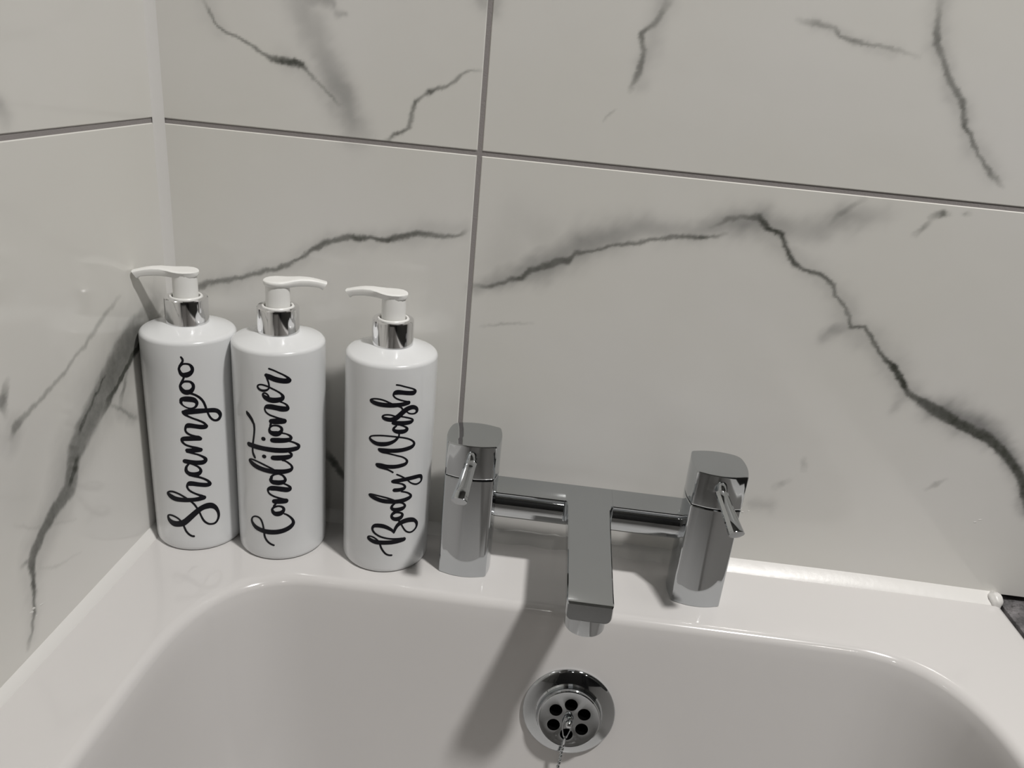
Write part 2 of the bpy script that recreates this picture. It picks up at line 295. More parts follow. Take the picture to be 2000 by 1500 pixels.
def tube(pts, rad, n=10):
    P = [Vector(p) for p in pts]; rings = []; up = None
    for i, p in enumerate(P):
        t = (P[min(i + 1, len(P) - 1)] - P[max(i - 1, 0)]).normalized()
        if up is None: up = t.orthogonal().normalized()
        up = (up - t * up.dot(t)).normalized(); s = t.cross(up)
        r = rad[i] if isinstance(rad, (list, tuple)) else rad
        rings.append([tuple(p + (up * math.cos(2 * math.pi * k / n) + s * math.sin(2 * math.pi * k / n)) * r) for k in range(n)])
    return loft(rings)
def catmull(P, sub):
    P = np.array(P, float); out = []
    n = len(P)
    for i in range(n - 1):
        p0, p1, p2, p3 = P[max(i - 1, 0)], P[i], P[i + 1], P[min(i + 2, n - 1)]
        for k in range(sub):
            t = k / sub
            out.append(0.5 * ((2 * p1) + (-p0 + p2) * t + (2 * p0 - 5 * p1 + 4 * p2 - p3) * t * t + (-p0 + 3 * p1 - 3 * p2 + p3) * t ** 3))
    out.append(P[-1]); return np.array(out)

# ------------------------------------------------------------------ the room
WX = -0.003          # face of the left wall's tiles
RX = 1.75; FY = -2.35; FLOOR = -0.56
def struct(name, bm, m, parent=None, ang=30):
    o = obj(name, bm, m, parent, ang)
    if parent is None: o['kind'] = 'structure'
    return o
struct('floor', box(WX - 0.12, RX + 0.1, FY - 0.1, 0.12, FLOOR - 0.1, FLOOR), M_FLOOR)
struct('ceiling', box(WX - 0.12, RX + 0.1, FY - 0.1, 0.12, CEIL, CEIL + 0.1), M_WHITE)
TD = 0.009           # tile thickness
G = 0.0017           # half a joint
wall_back = struct('wall_back', box(WX - 0.12, RX + 0.1, TD - 0.001, 0.12, FLOOR, CEIL), M_CEM)
wall_left = struct('wall_left', box(WX - 0.12, WX - TD + 0.001, FY, TD, FLOOR, CEIL), M_CEM)
struct('wall_right', box(RX, RX + 0.1, FY, TD, FLOOR, CEIL), M_WALLP)
struct('wall_front', box(WX - TD, RX, FY - 0.1, FY, FLOOR, CEIL), M_DARKP)

def poly_field(data, U, V, EX=2):
    """strength field of traced veins on the grid (U,V in metres)"""
    F = np.zeros_like(U)
    for row in data:
        P = np.array(row, float).reshape(-1, 4) * np.array([1e-4, 1e-4, 1e-5, 1e-2])
        if EX > 3: P[:, 3] *= np.clip(1.15 - 32 * (P[:, 2] - 0.002), 0.74, 1.1)
        for a, b in zip(P, P[1:]):
            w = max(a[2], b[2]) * 1.6 + 0.002
            m = (U > min(a[0], b[0]) - w) & (U < max(a[0], b[0]) + w) & (V > min(a[1], b[1]) - w) & (V < max(a[1], b[1]) + w)
            if not m.any(): continue
            u = U[m]; v = V[m]; dx, dy = b[0] - a[0], b[1] - a[1]
            t = np.clip(((u - a[0]) * dx + (v - a[1]) * dy) / (dx * dx + dy * dy + 1e-12), 0, 1)
            d = np.hypot(u - a[0] - t * dx, v - a[1] - t * dy)
            W = a[2] + (b[2] - a[2]) * t; S = a[3] + (b[3] - a[3]) * t
            F[m] = np.maximum(F[m], S * np.exp(-0.69 * np.minimum(2 * d / W, 6) ** (EX if EX < 3 else np.clip(EX + 700 * (W - 0.004), 2.6, 7))))
    return F
def wob(U, V, amp, k):
    s = np.zeros_like(U)
    for i, (f, p) in enumerate([(1.0, 0.3), (1.9, 1.7), (3.7, 4.1), (7.3, 2.2)]):
        s += np.sin(f * k * (U * math.cos(p) + V * math.sin(p)) * 1.0 + p * 5 + 1.3 * np.sin(f * k * 0.7 * (V - U) + i)) / f ** 0.75
    return amp * s
def axis_pts(a, b, fa, fb, fine, coarse):
    fa = max(fa, a); fb = min(fb, b); out = []
    if fa < fb:
        if fa > a: out += list(np.linspace(a, fa, max(2, int((fa - a) / coarse) + 1))[:-1])
        out += list(np.linspace(fa, fb, max(2, int((fb - fa) / fine) + 1)))
        if fb < b: out += list(np.linspace(fb, b, max(2, int((b - fb) / coarse) + 1))[1:])
    else: out = list(np.linspace(a, b, max(2, int((b - a) / coarse) + 1)))
    return np.array(out)
def tile(parent, wall, u0, u1, v0, v1, zone, veins, hazes, fine=0.0011):
    """porcelain tile; wall 'b': u=X, v=Z, face towards -Y; wall 'l': u=Y, v=Z, face towards +X"""
    bev = 0.0006
    dense = not (u1 < zone[0] or u0 > zone[1] or v1 < zone[2] or v0 > zone[3])
    us = axis_pts(u0 + bev, u1 - bev, zone[0], zone[1], fine, 0.02) if dense else np.array([u0 + bev, u1 - bev])
    vs = axis_pts(v0 + bev, v1 - bev, zone[2], zone[3], fine, 0.02) if dense else np.array([v0 + bev, v1 - bev])
    us = np.concatenate(([u0, u0], us, [u1, u1])); vs = np.concatenate(([v0, v0], vs, [v1, v1]))
    nu, nv = len(us), len(vs)
    U, V = np.meshgrid(us, vs)
    D = np.zeros_like(U)
    e = np.minimum(np.minimum(np.arange(nu)[None, :], nu - 1 - np.arange(nu)[None, :]), np.minimum(np.arange(nv)[:, None], nv - 1 - np.arange(nv)[:, None]))
    D[e == 1] = bev; D[e == 0] = TD
    if wall == 'b': co = np.stack([U, D, V], -1)
    else: co = np.stack([WX - D, U, V], -1)
    idx = np.arange(nu * nv).reshape(nv, nu)
    q = np.stack([idx[:-1, :-1], idx[:-1, 1:], idx[1:, 1:], idx[1:, :-1]], -1).reshape(-1, 4)
    if wall == 'l': pass
    me = bpy.data.meshes.new('tile')
    me.vertices.add(nu * nv); me.vertices.foreach_set('co', co.reshape(-1).astype(np.float32))
    me.loops.add(q.size); me.loops.foreach_set('vertex_index', q.reshape(-1).astype(np.int32))
    me.polygons.add(len(q)); me.polygons.foreach_set('loop_start', np.arange(0, q.size, 4, dtype=np.int32))
    me.polygons.foreach_set('use_smooth', np.zeros(len(q), dtype=bool))
    me.update(calc_edges=True)
    if dense:
        Uc = U + wob(U, V, 0.00042, 520); Vc = V + wob(V, U, 0.00042, 470)
        vein = poly_field(veins, Uc, Vc, 3.4)
        haze = poly_field(hazes, U + wob(U, V, 0.0013, 150), V + wob(V, U, 0.0013, 130))
        f = np.maximum(np.maximum(zone[0] - U, U - zone[1]), np.maximum(zone[2] - V, V - zone[3]))
        free = np.clip(f / 0.05, 0, 1)
    else:
        vein = np.zeros_like(U); haze = vein; free = vein + 1
    for n, a in (('vein', vein), ('haze', haze), ('free', free)):
        at = me.attributes.new(n, 'FLOAT', 'POINT'); at.data.foreach_set('value', a.reshape(-1).astype(np.float32))
    return link('tile', me, M_TILE, parent)
JH, JX = 0.3098, 0.2294
rows = [(FLOOR, -0.2902 - G), (-0.2902 + G, JH - 0.3 - 0.0068), (JH - 0.3 - 0.006, JH - G), (JH + G, JH + 0.3 - G), (JH + 0.3 + G, JH + 0.6 - G), (JH + 0.6 + G, JH + 0.9 - G), (JH + 0.9 + G, JH + 1.2 - G), (JH + 1.2 + G, CEIL)]
ZB = (WX, 0.77, 0.0, 0.46)
def groutp(wall, rects):
    for r in rects:
        if wall == 'b': o = obj('grout', box(r[0], r[1], 0.0007, TD - 0.0005, r[2], r[3]), M_GROUT, wall_back)
        else: o = obj('grout', box(WX - TD + 0.0005, WX - 0.0007, r[0], r[1], r[2], r[3]), M_GROUT, wall_left)
for k, (z0, z1) in enumerate(rows):
    if k == 0: continue
    for (x0, x1) in ((WX, JX - G), (JX + G, JX + 0.6 - G), (JX + 0.6 + G, JX + 1.2 - G), (JX + 1.2 + G, RX)):
        if k == 1 and x0 > 0.2 and x0 < 0.8: continue          # unfinished strip beside the bath: bare cement
        if k == 1 and x1 < 0.3: continue
        zz0 = max(z0, 0.0015) if (k == 2 and x0 < 0.8) else z0
        tile(wall_back, 'b', x0, x1, zz0, z1, ZB, VEIN_BACK, HAZE_BACK)
groutp('b', [(WX, RX, a[1], b[0]) for a, b in zip(rows[2:], rows[3:])] + [(JX - G, JX + G, 0.002, JH - G), (JX - G, JX + G, JH + G, JH + 0.3 - G), (JX + 0.6 - G, JX + 0.6 + G, 0.002, CEIL)])
ZL = (-0.30, 0.0, 0.0, 0.45)
for k, (z0, z1) in enumerate(rows):
    if k < 2: continue
    zz0 = max(z0, 0.0015) if k == 2 else z0
    for (y0, y1) in ((-0.5 + G, -0.0003), (-1.1 + G, -0.5 - G), (-1.7 + G, -1.1 - G), (FY, -1.7 - G)):
        tile(wall_left, 'l', y0, y1, zz0, z1, ZL, VEIN_LEFT, HAZE_LEFT)
groutp('l', [(FY, 0, a[1], b[0]) for a, b in zip(rows[2:], rows[3:])] + [(y - G, y + G, 0.002, CEIL) for y in (-0.5, -1.1, -1.7)])

# door added unseen behind the camera, dark to give the chrome black reflections
door = struct('door_1', box(0.92, 1.66, FY, FY + 0.035, FLOOR, 1.45, 0.003), M_DOOR)
for (z0, z1) in ((-0.42, 0.30), (0.42, 1.30)):
    struct('door_panel', box(1.02, 1.56, FY + 0.033, FY + 0.042, z0, z1, 0.004), M_DOOR, door)
struct('trim_4', box(0.84, 0.92, FY, FY + 0.05, FLOOR, 1.53, 0.004), M_DOOR)
struct('trim_5', box(0.92, 1.72, FY, FY + 0.05, 1.45, 1.53, 0.004), M_DOOR)

# ------------------------------------------------------------------ bath
BX0, BX1, BY0, BY1 = WX + 0.0004, 0.683, -1.66, -0.0004
SL = 0.20
IX0, IX1, IY0, IY1 = 0.063, 0.6175, -1.56, -0.0872
def basin_ring(ix0, ix1, iy0, iy1, z, n=2.8, a=0.09, b=0.122, m=26, corners=None):
    pts = []
    a = min(a, (ix1 - ix0) / 2 - 0.01)
    for q in range(4):
        sx, sy = ((1, 1), (-1, 1), (-1, -1), (1, -1))[q]
        cx = ix1 - a if sx > 0 else ix0 + a
        cy = iy1 - b if sy > 0 else iy0 + b
        for k in range(m + 1):
            t = (k / m if q % 2 == 0 else 1 - k / m) * math.pi / 2
            pts.append((cx + sx * a * math.cos(t) ** (2 / n), cy + sy * b * math.sin(t) ** (2 / n), z))
        nx = 10 if q in (0, 2) else 20
        # straight run to the next corner
        nq = (q + 1) % 4; sx2, sy2 = ((1, 1), (-1, 1), (-1, -1), (1, -1))[nq]
        cx2 = ix1 - a if sx2 > 0 else ix0 + a
        cy2 = iy1 - b if sy2 > 0 else iy0 + b
        e0 = pts[-1]
        if q == 0: e1 = (cx2, iy1)
        elif q == 1: e1 = (ix0, cy2)
        elif q == 2: e1 = (cx2, iy0)
        else: e1 = (ix1, cy2)
        for k in range(1, nx): pts.append((e0[0] + (e1[0] - e0[0]) * k / nx, e0[1] + (e1[1] - e0[1]) * k / nx, z))
    return pts
rings = []
# outer skirt, outer edge round, deck
def outer(off, z):
    inner = basin_ring(IX0, IX1, IY0, IY1, z)
    x0, x1, y0, y1 = BX0, BX1 - off, BY0 + off, BY1
    cxm, cym = (IX0 + IX1) / 2, (IY0 + IY1) / 2
    out = []
    for (x, y, _) in inner:
        # stretch the inner outline on to the rectangle
        u = (x - cxm) / ((IX1 - IX0) / 2); v = (y - cym) / ((IY1 - IY0) / 2)
        # corner points go to corners
        if abs(u) >= 0.999: X = x1 if u > 0 else x0; Y = y0 + (y1 - y0) * (v + 1) / 2 if False else y
        elif abs(v) >= 0.999: Y = y1 if v > 0 else y0; X = x
        else:
            a = 0.09; b = 0.122
            px = (abs(x - cxm) - ((IX1 - IX0) / 2 - a)) / a; py = (abs(y - cym) - ((IY1 - IY0) / 2 - b)) / b
            ex = (x1 if u > 0 else x0); ey = (y1 if v > 0 else y0)
            bx = (IX1 - a if u > 0 else IX0 + a); by = (IY1 - b if v > 0 else IY0 + b)
            if px > py: X = ex; Y = by + (ey - by) * (py / max(px, 1e-6))
            else: Y = ey; X = bx + (ex - bx) * (px / max(py, 1e-6))
        out.append((X, Y, z))
    return out
rings.append(outer(0.006, -0.045)); rings.append(outer(0.0, -0.040)); rings.append(outer(0.0, -0.006)); rings.append(outer(0.0012, -0.0022)); rings.append(outer(0.0035, -0.0005)); rings.append(outer(0.006, 0.0))
def inner(depth, push):
    # insets: tap end slopes about 14 degrees, sides about 7, back rest 30
    return basin_ring(IX0 + push[0], IX1 - push[0], IY0 + push[2], IY1 - push[1], -depth)
o_ = outer(0.012, 0.0)
i_ = basin_ring(IX0 - 0.006, IX1 + 0.006, IY0 - 0.006, IY1 + 0.006, 0.0)
rings.append(o_)
rings.append([tuple(a * 0.3 + b * 0.7 for a, b in zip(p, q)) for p, q in zip(o_, i_)])
rings.append(i_)
r0 = 0.008
for d in (10, 22, 35, 50, 65, 76):
    t = math.radians(d); off = -0.006 + r0 * math.sin(t)
    z = r0 * (1 - math.cos(t))
    rings.append(basin_ring(IX0 + off, IX1 - off, IY0 + off, IY1 - off, -z))
for d in (0.015, 0.03, 0.06, 0.10, 0.15, 0.20, 0.26, 0.30):
    rings.append(inner(d, (0.002 + 0.11 * d, 0.002 + SL * (d - 0.006), 0.002 + 0.55 * d)))
for t in (20, 40, 60, 75, 88):
    s = math.sin(math.radians(t)); c = 1 - math.cos(math.radians(t))
    d = 0.30 + 0.075 * s
    rings.append(inner(d, (0.035 + 0.06 * c, SL * 0.294 + 0.002 + 0.01 * s + 0.06 * c, 0.167 + 0.03 * s + 0.07 * c)))
bm = loft(rings, cap0=False, cap1=True)
bath = empty('bathtub', (0.34, -0.83, FLOOR))
bath_shell = obj('shell', bm, M_ACR, bath, 40)
pan = obj('side_panel', box(0.660, 0.672, BY0 + 0.01, -0.012, FLOOR, -0.042, 0.002), M_ACR, bath)
pan2 = obj('end_panel', box(BX0 + 0.002, 0.659, BY0 + 0.01, BY0 + 0.022, FLOOR, -0.042, 0.002), M_ACR, bath)
for c in (bath_shell, pan, pan2): c.matrix_parent_inverse = Matrix.Translation(-bath.location)
tag(bath, 'white acrylic bathtub with a flat rim fitted into the tiled corner', 'bathtub')

# ------------------------------------------------------------------ silicone beads
def bead(name, path, wdir, ddir, w, h, seed, m=M_SIL, bulge=0.35):
    """quarter-round bead: path points, h up the wall along wdir, w out along ddir"""
    rg = np.random.RandomState(seed); rings = []
    n = len(path); ph = rg.rand(8) * 6.28
    for i, p in enumerate(path):
        t = i / (n - 1) * 2.2 if name == 'trim_1' else i / (n - 1) * n * 0.02
        k = 1 + 0.10 * math.sin(3.1 * t + ph[0]) + 0.05 * math.sin(8.7 * t + ph[1])
        kk = 1 + 0.07 * math.sin(2.3 * t + ph[2]) + 0.05 * math.sin(7.1 * t + ph[3])
        if name == 'trim_1':
            g_ = math.exp(-((p[0] - 0.33) / 0.09) ** 2)
            k += g_ * (0.16 * math.sin(p[0] * 130 + 2 * math.sin(p[0] * 71)) + 0.08 * math.sin(p[0] * 310 + 3 * math.sin(p[0] * 97))); kk += g_ * 0.12 * math.sin(p[0] * 180 + 2)
        P = Vector(p); W = Vector(wdir) * h * k; Dd = Vector(ddir) * w * kk
        r = [P - Vector(wdir) * 0.001 - Vector(ddir) * 0.001]
        for a in range(9):
            s = a / 8
            q = P + W * (1 - s) ** (1.25 - bulge) + Dd * s ** (1.25 - bulge)
            r.append(q)
        rings.append([tuple(v) for v in r])
    return struct(name, loft(rings), m, None, 60)
xs = np.linspace(WX + 0.002, 0.6795, 330)
bead('trim_1', [(x, 0.0, 0.0) for x in xs], (0, 0, 1), (0, -1, 0), 0.0108, 0.0068, 3)
ys = np.linspace(-0.002, -1.62, 240)
bead('trim_2', [(WX, y, 0.0) for y in ys], (0, 0, 1), (1, 0, 0), 0.0062, 0.0055, 5)
zs = np.linspace(0.003, CEIL - 0.002, 260)
bead('trim_3', [(WX, 0.0, z) for z in zs], (0, -1, 0), (1, 0, 0), 0.0060, 0.0046, 8, bulge=0.1)
struct('trim_7', box(0.6845, 0.98, -0.085, TD, -0.05, -0.0012, 0.001), mat('rough_mortar', (0.22, 0.21, 0.215), 0.95, bump=(150, 1.0, 0.006), mottle=(90, (0.09, 0.087, 0.09))))
# rounded blob where the long bead ends at the bath's outer corner
bm = bmesh.new(); bmesh.ops.create_icosphere(bm, subdivisions=3, radius=1)
for v in bm.verts:
    n_ = 1 + 0.08 * math.sin(9 * v.co.x + 4 * v.co.z) + 0.06 * math.sin(13 * v.co.y)
    v.co = (0.6782 + v.co.x * 0.0062 * n_, -0.0050 + v.co.y * 0.0074 * n_, 0.0004 + v.co.z * 0.0078 * n_)
struct('trim_6', bm, M_SIL, None, 60)

# ------------------------------------------------------------------ pump bottles
BR = 0.0332
def body_prof():
    p = [(0.0285, 0.0), (0.0300, 0.0), (0.0317, 0.0006), (0.0327, 0.0018), (BR, 0.004)]
    p += [(BR, 0.01 + 0.1583 * k / 12) for k in range(13)]
    for k in range(1, 9):
        t = math.radians(76 * k / 8)
        p.append((BR - 0.0040 * (1 - math.cos(t)), 0.1683 + 0.0036 * math.sin(t)))
    r1, z1 = p[-1]
    for k in range(1, 7):
        s = k / 6; p.append((r1 + (0.0138 - r1) * s, z1 + (0.1768 - z1) * s ** 0.85))
    return p
def head_mesh():
    st = [(-0.0097, 0.0012, 0.2138, 0.0020), (-0.0092, 0.0036, 0.2143, 0.0034), (-0.0078, 0.0062, 0.2147, 0.0044), (-0.005, 0.0087, 0.2150, 0.0052), (-0.001, 0.0098, 0.2151, 0.0055), (0.003, 0.0094, 0.2151, 0.0056),
          (0.007, 0.0079, 0.2153, 0.0058), (0.011, 0.0062, 0.2158, 0.0061), (0.016, 0.0050, 0.2161, 0.0062), (0.022, 0.0044, 0.2158, 0.0060), (0.026, 0.0042, 0.2152, 0.0058), (0.0300, 0.0040, 0.2143, 0.0055), (0.0358, 0.0036, 0.2128, 0.0056)]
    rings = []
    for (x, w, zt, h) in st:
        r = []
        for k in range(20):
            a = 2 * math.pi * k / 20
            cx = math.copysign(abs(math.cos(a)) ** 0.5, math.cos(a)); cz = math.copysign(abs(math.sin(a)) ** 0.42, math.sin(a))
            yy = w * cx * (1.0 if cz > 0 else 0.86)
            dish = -0.0007 * (1 - abs(cx)) if (cz > 0.9 and x < 0.012) else 0
            shear = (-0.0034 * (1 - cz) / 2 if x > 0.034 else 0); xs_ = x if x < 0.01 else 0.01 + (x - 0.01) * 0.94
            r.append((xs_ + shear, yy, zt - h / 2 + h / 2 * cz + dish))
        rings.append(r)
    return rings
ME = {}
def proto(name, bm, m, ang=35):
    bmesh.ops.recalc_face_normals(bm, faces=bm.faces)
    me = bpy.data.meshes.new(name); bm.to_mesh(me); bm.free(); me.materials.append(m); shade(me, ang); ME[name] = me
proto('body', lathe(body_prof(), 96), M_PLA, 30)
proto('collar', lathe([(0.0142, 0.1762), (0.0149, 0.1766), (0.0149, 0.1935), (0.0147, 0.1945), (0.0141, 0.1951), (0.0118, 0.1953), (0.0112, 0.1948), (0.0112, 0.188)], 64), M_CAPC, 30)
proto('collar_ring', lathe([(0.0112, 0.187), (0.0112, 0.1955), (0.0108, 0.1960), (0.0100, 0.1960), (0.0096, 0.1955), (0.0094, 0.1895), (0.004, 0.1893)], 48), M_PUMP, 30)
proto('pump_neck', lathe([(0.0076, 0.1885), (0.0086, 0.1895), (0.0085, 0.205), (0.0083, 0.2115)], 48), M_PUMP, 30)
proto('pump_head', loft(head_mesh()), M_PUMP, 50)
def lettering(strokes, name, parent):
    vs, fs = [], []
    for si, row in enumerate(strokes):
        P = np.array(row, float).reshape(-1, 3) * 1e-5
        C = catmull(P, 5) if len(P) > 2 else P
        C[:, 2] = np.maximum(C[:, 2], 0.0007)
        T = np.gradient(C[:, :2], axis=0) if len(C) > 2 else np.array([C[1, :2] - C[0, :2]] * 2)
        if len(C) > 4:
            T2 = T.copy(); T2[1:-1] = (T[:-2] + 2 * T[1:-1] + T[2:]) / 4; T = T2
        T /= np.linalg.norm(T, axis=1)[:, None] + 1e-12
        Nn = np.stack([-T[:, 1], T[:, 0]], 1)
        rad = BR + 0.00014 + 0.000004 * (si % 7)
        def put(s, z):
            th = s / BR; vs.append((rad * math.sin(th), -rad * math.cos(th), z)); return len(vs) - 1
        prev = None
        for c, nn in zip(C, Nn):
            l = put(c[0] + nn[0] * c[2] / 2, c[1] + nn[1] * c[2] / 2); mid = put(c[0], c[1]); r = put(c[0] - nn[0] * c[2] / 2, c[1] - nn[1] * c[2] / 2)
            if prev: fs.append((prev[0], prev[1], mid, l)); fs.append((prev[1], prev[2], r, mid))
            prev = (l, mid, r)
        for c, t in ((C[0], -T[0]), (C[-1], T[-1])):
            nn = np.array([-t[1], t[0]]); ctr = put(c[0], c[1]); fan = []
            for k in range(9):
                a = math.pi * (k / 8 - 0.5); d = t * math.cos(a) + nn * math.sin(a)
                fan.append(put(c[0] + d[0] * c[2] / 2, c[1] + d[1] * c[2] / 2))
            for a, b in zip(fan, fan[1:]): fs.append((ctr, a, b))
        # soften sharp turns with discs at the traced points
        for c in C[::5]:
            ctr = put(c[0], c[1]); fan = [put(c[0] + math.cos(a) * c[2] / 2 * 0.97, c[1] + math.sin(a) * c[2] / 2 * 0.97) for a in np.linspace(0, 2 * math.pi, 13)[:-1]]
            for k in range(12): fs.append((ctr, fan[k], fan[(k + 1) % 12]))
    me = bpy.data.meshes.new(name); me.from_pydata(vs, [], fs)
    bm = bmesh.new(); bm.from_mesh(me)
    # orient every face outwards
    for f in bm.faces:
        c = f.calc_center_median()
        if f.normal.dot(Vector((c.x, c.y, 0))) < 0: f.normal_flip()
    bm.to_mesh(me); bm.free()
    o = link(name, me, M_BLK, parent)
    for p in me.polygons: p.use_smooth = False
    return o
BOT = [(0.0308, -0.0414, 196), (0.0975, -0.0396, 22), (0.18084, -0.0381, 180)]
words = ['Shampoo', 'Conditioner', 'Body Wash']
labs = ['white pump bottle lettered Shampoo, tucked into the corner against the left wall',
        'white pump bottle lettered Conditioner, between the other two, spout turned right',
        'white pump bottle lettered Body Wash, standing nearest the chrome tap']
for (x, y, a), w, lab, strokes in zip(BOT, words, labs, TEXTS):
    b = tag(empty('pump_bottle', (x, y, 0)), lab, 'bottle', 'pump bottles on the bath rim')
    link('body', ME['body'], None, b)
    t = lettering(strokes, 'lettering', b); t['label'] = 'black script word ' + w + ' running up the bottle'
    link('collar', ME['collar'], None, b)['label'] = 'shiny silver collar'
    link('collar_ring', ME['collar_ring'], None, b)
    link('pump_neck', ME['pump_neck'], None, b)
    h = link('pump_head', ME['pump_head'], None, b); h.rotation_euler = (0, 0, math.radians(a))

# ------------------------------------------------------------------ bath filler tap
def section(hx, hy, bx, by, radii, n=10):
    """bulged rounded rectangle; radii for corners (+,+),(-,+),(-,-),(+,-)"""
    C = [(hx, hy), (-hx, hy), (-hx, -hy), (hx, -hy)]; out = []
    def side(p, q, bulge, s):
        p = Vector(p); q = Vector(q); nrm = Vector((q.y - p.y, -(q.x - p.x))).normalized()
        return p + (q - p) * s + nrm * bulge * 4 * s * (1 - s)
    for i in range(4):
        p, q = C[i], C[(i + 1) % 4]; L_ = (Vector(q) - Vector(p)).length
        bl = by if i % 2 == 0 else bx
        s0 = radii[i] / L_; s1 = 1 - radii[(i + 1) % 4] / L_
        for k in range(n + 1): out.append(side(p, q, bl, s0 + (s1 - s0) * k / n))
        # corner to the next side by quadratic bezier
        j = (i + 1) % 4; nq = C[(j + 1) % 4]; L2 = (Vector(nq) - Vector(q)).length; bl2 = by if j % 2 == 0 else bx
        A = side(p, q, bl, s1); B = side(q, nq, bl2, radii[j] / L2)
        ctrl = Vector(q) + (Vector(q).normalized()) * (bl + bl2) * 0.15
        for k in range(1, 5):
            t = k / 5; out.append(A * (1 - t) ** 2 + ctrl * 2 * t * (1 - t) + B * t * t)
    return out
TX = (0.2462, 0.4272); TY = -0.0425
tap = empty('bath_mixer_tap', (0.3365, TY, 0))
def tap_obj(name, bm, m, ang=35, parent=None):
    o = obj(name, bm, m, parent or tap, ang)
    if parent is None: o.matrix_parent_inverse = Matrix.Translation(-tap.location)
    else: o.matrix_parent_inverse = Matrix.Identity(4)
    return o
for i, tx in enumerate(TX):
    rad = (0.0030, 0.0065, 0.0022, 0.0022) if i == 0 else (0.0065, 0.0022, 0.0022, 0.0022)
    def ring(s, z, rr=rad): return [(tx + v.x * s, TY + v.y * s, z) for v in section(0.0180, 0.0163, 0.0024, 0.0040, rr)]
    tap_obj('tap_pillar', loft([ring(0.985, 0.0), ring(1.0, 0.0006), ring(1.0, 0.0848), ring(0.985, 0.0856), ring(0.93, 0.0857)]), M_CHR, 20)
    h = tap_obj('handle_cap', loft([ring(0.93, 0.0863), ring(0.985, 0.0864), ring(1.0, 0.0872), ring(1.0, 0.1122), ring(0.992, 0.1130), ring(0.975, 0.1134), ring(0.5, 0.1140), ring(0.05, 0.1141)]), M_CHR, 20)
    fy = TY - 0.0202
    tip = Vector((0.2440, -0.0970, 0.0880)) if i == 0 else Vector((0.4350, -0.0970, 0.0880))
    top = Vector((tx + (0.0008 if i == 0 else -0.0002), fy - 0.0060, 0.1018))
    st = obj('lever_stem', tube([(top.x, fy + 0.002, top.z + 0.0045), (top.x, fy - 0.002, top.z + 0.0035), (top.x, fy - 0.006, top.z)], [0.0036, 0.0036, 0.0034], 20), M_CHR, h, 35)
    d = (tip - top).normalized(); sd = d.cross(Vector((0, 0, 1))).normalized(); up = sd.cross(d)
    rg_ = []
    for (s, w, t_) in ((-0.003, 0.0030, 0.0026), (-0.0026, 0.0042, 0.0034), (-0.001, 0.0046, 0.0038), (0.003, 0.0044, 0.0034), (0.010, 0.0046, 0.0034), (0.022, 0.0052, 0.0038), (0.0312, 0.0058, 0.0042), (0.0320, 0.0056, 0.0040)):
        c = top + d * s; r = []
        for (a, b2) in ((1, -0.25), (1, 0.25), (0.62, 0.86), (0.3, 1.0), (-0.3, 1.0), (-0.62, 0.86), (-1, 0.25), (-1, -0.25), (-0.62, -0.86), (-0.3, -1.0), (0.3, -1.0), (0.62, -0.86)):
            r.append(tuple(c + sd * w * a + up * t_ * b2))
        rg_.append(r)
    lv = obj('lever', loft(rg_), M_CHR, h, 25)
# cross bar: flat top, round belly
bar = []
for x in np.linspace(TX[0] + 0.012, TX[1] - 0.012, 24):
    r = []
    prof = [(-0.0225, 0.0700), (-0.0468, 0.0700), (-0.0477, 0.0697), (-0.0480, 0.0690), (-0.0478, 0.0683), (-0.0466, 0.0680), (-0.0420, 0.0678)]
    for k in range(0, 19):
        t = math.radians(-64 + 308 * k / 18); prof.append((-0.0354 - 0.0122 * math.cos(t), 0.0560 - 0.0128 * math.sin(t)))
    prof += [(-0.0285, 0.0679), (-0.0240, 0.0679), (-0.0222, 0.0684), (-0.0220, 0.0695)]
    bar.append([(x, p[0], p[1]) for p in prof])
tap_obj('cross_bar', loft(bar), M_CHR, 30)
# spout: flat topped, rounded lower corners
SXC = 0.3368
rings = []
def sp_ring(y, hw, zt, zb, rc=0.004, e=0.0007):
    pts = [(hw - e, zt), (hw, zt - e)]
    for k in range(7):
        t = math.radians(90 * k / 6); pts.append((hw - rc + rc * math.cos(t), zb + rc - rc * math.sin(t)))
    full = pts + [(-x, z) for x, z in pts[::-1]]
    return [(SXC + x, y, z) for x, z in full]
for (y, hw, zb) in ((-0.0230, 0.0185, 0.0500), (-0.0480, 0.0185, 0.0500), (-0.0492, 0.0172, 0.0500), (-0.0510, 0.0163, 0.0502), (-0.0545, 0.0158, 0.0505), (-0.10, 0.0151, 0.0535), (-0.15, 0.0146, 0.0565), (-0.1640, 0.0146, 0.0568)):
    rings.append(sp_ring(y, hw, 0.0702, zb))
rings.append(sp_ring(-0.1664, 0.0144, 0.0700, 0.0570)); rings.append(sp_ring(-0.1676, 0.0137, 0.0690, 0.0578, 0.003))
spout = tap_obj('spout', loft(rings), M_CHR, 30)
# slight bow of the spout nose as in the photograph
for v in spout.data.vertices:
    if v.co.y < -0.160: v.co.y -= 0.0028 * (1 - ((v.co.x - SXC) / 0.0146) ** 2)
aer = obj('aerator', lathe([(0.0116, 0.0430), (0.0128, 0.0434), (0.0130, 0.0442), (0.0130, 0.0585)], 48, cap0=False), M_CHR, spout, 30)
aer.location = (SXC - 0.0006, -0.1530, 0)
mesh_a = obj('aerator_mesh', lathe([(0.001, 0.0438), (0.0114, 0.0436), (0.0114, 0.0431)], 32), M_CHRD, spout, 30)
mesh_a.location = aer.location
tag(tap, 'chrome bath mixer tap with two levers and a flat central spout on the rim', 'tap')

# ------------------------------------------------------------------ overflow plate on the basin's end wall
sl = math.atan(SL)
ov = empty('overflow_cover', (0.3398, IY1 - 0.002 - SL * 0.0715 - 0.0014, -0.0775))
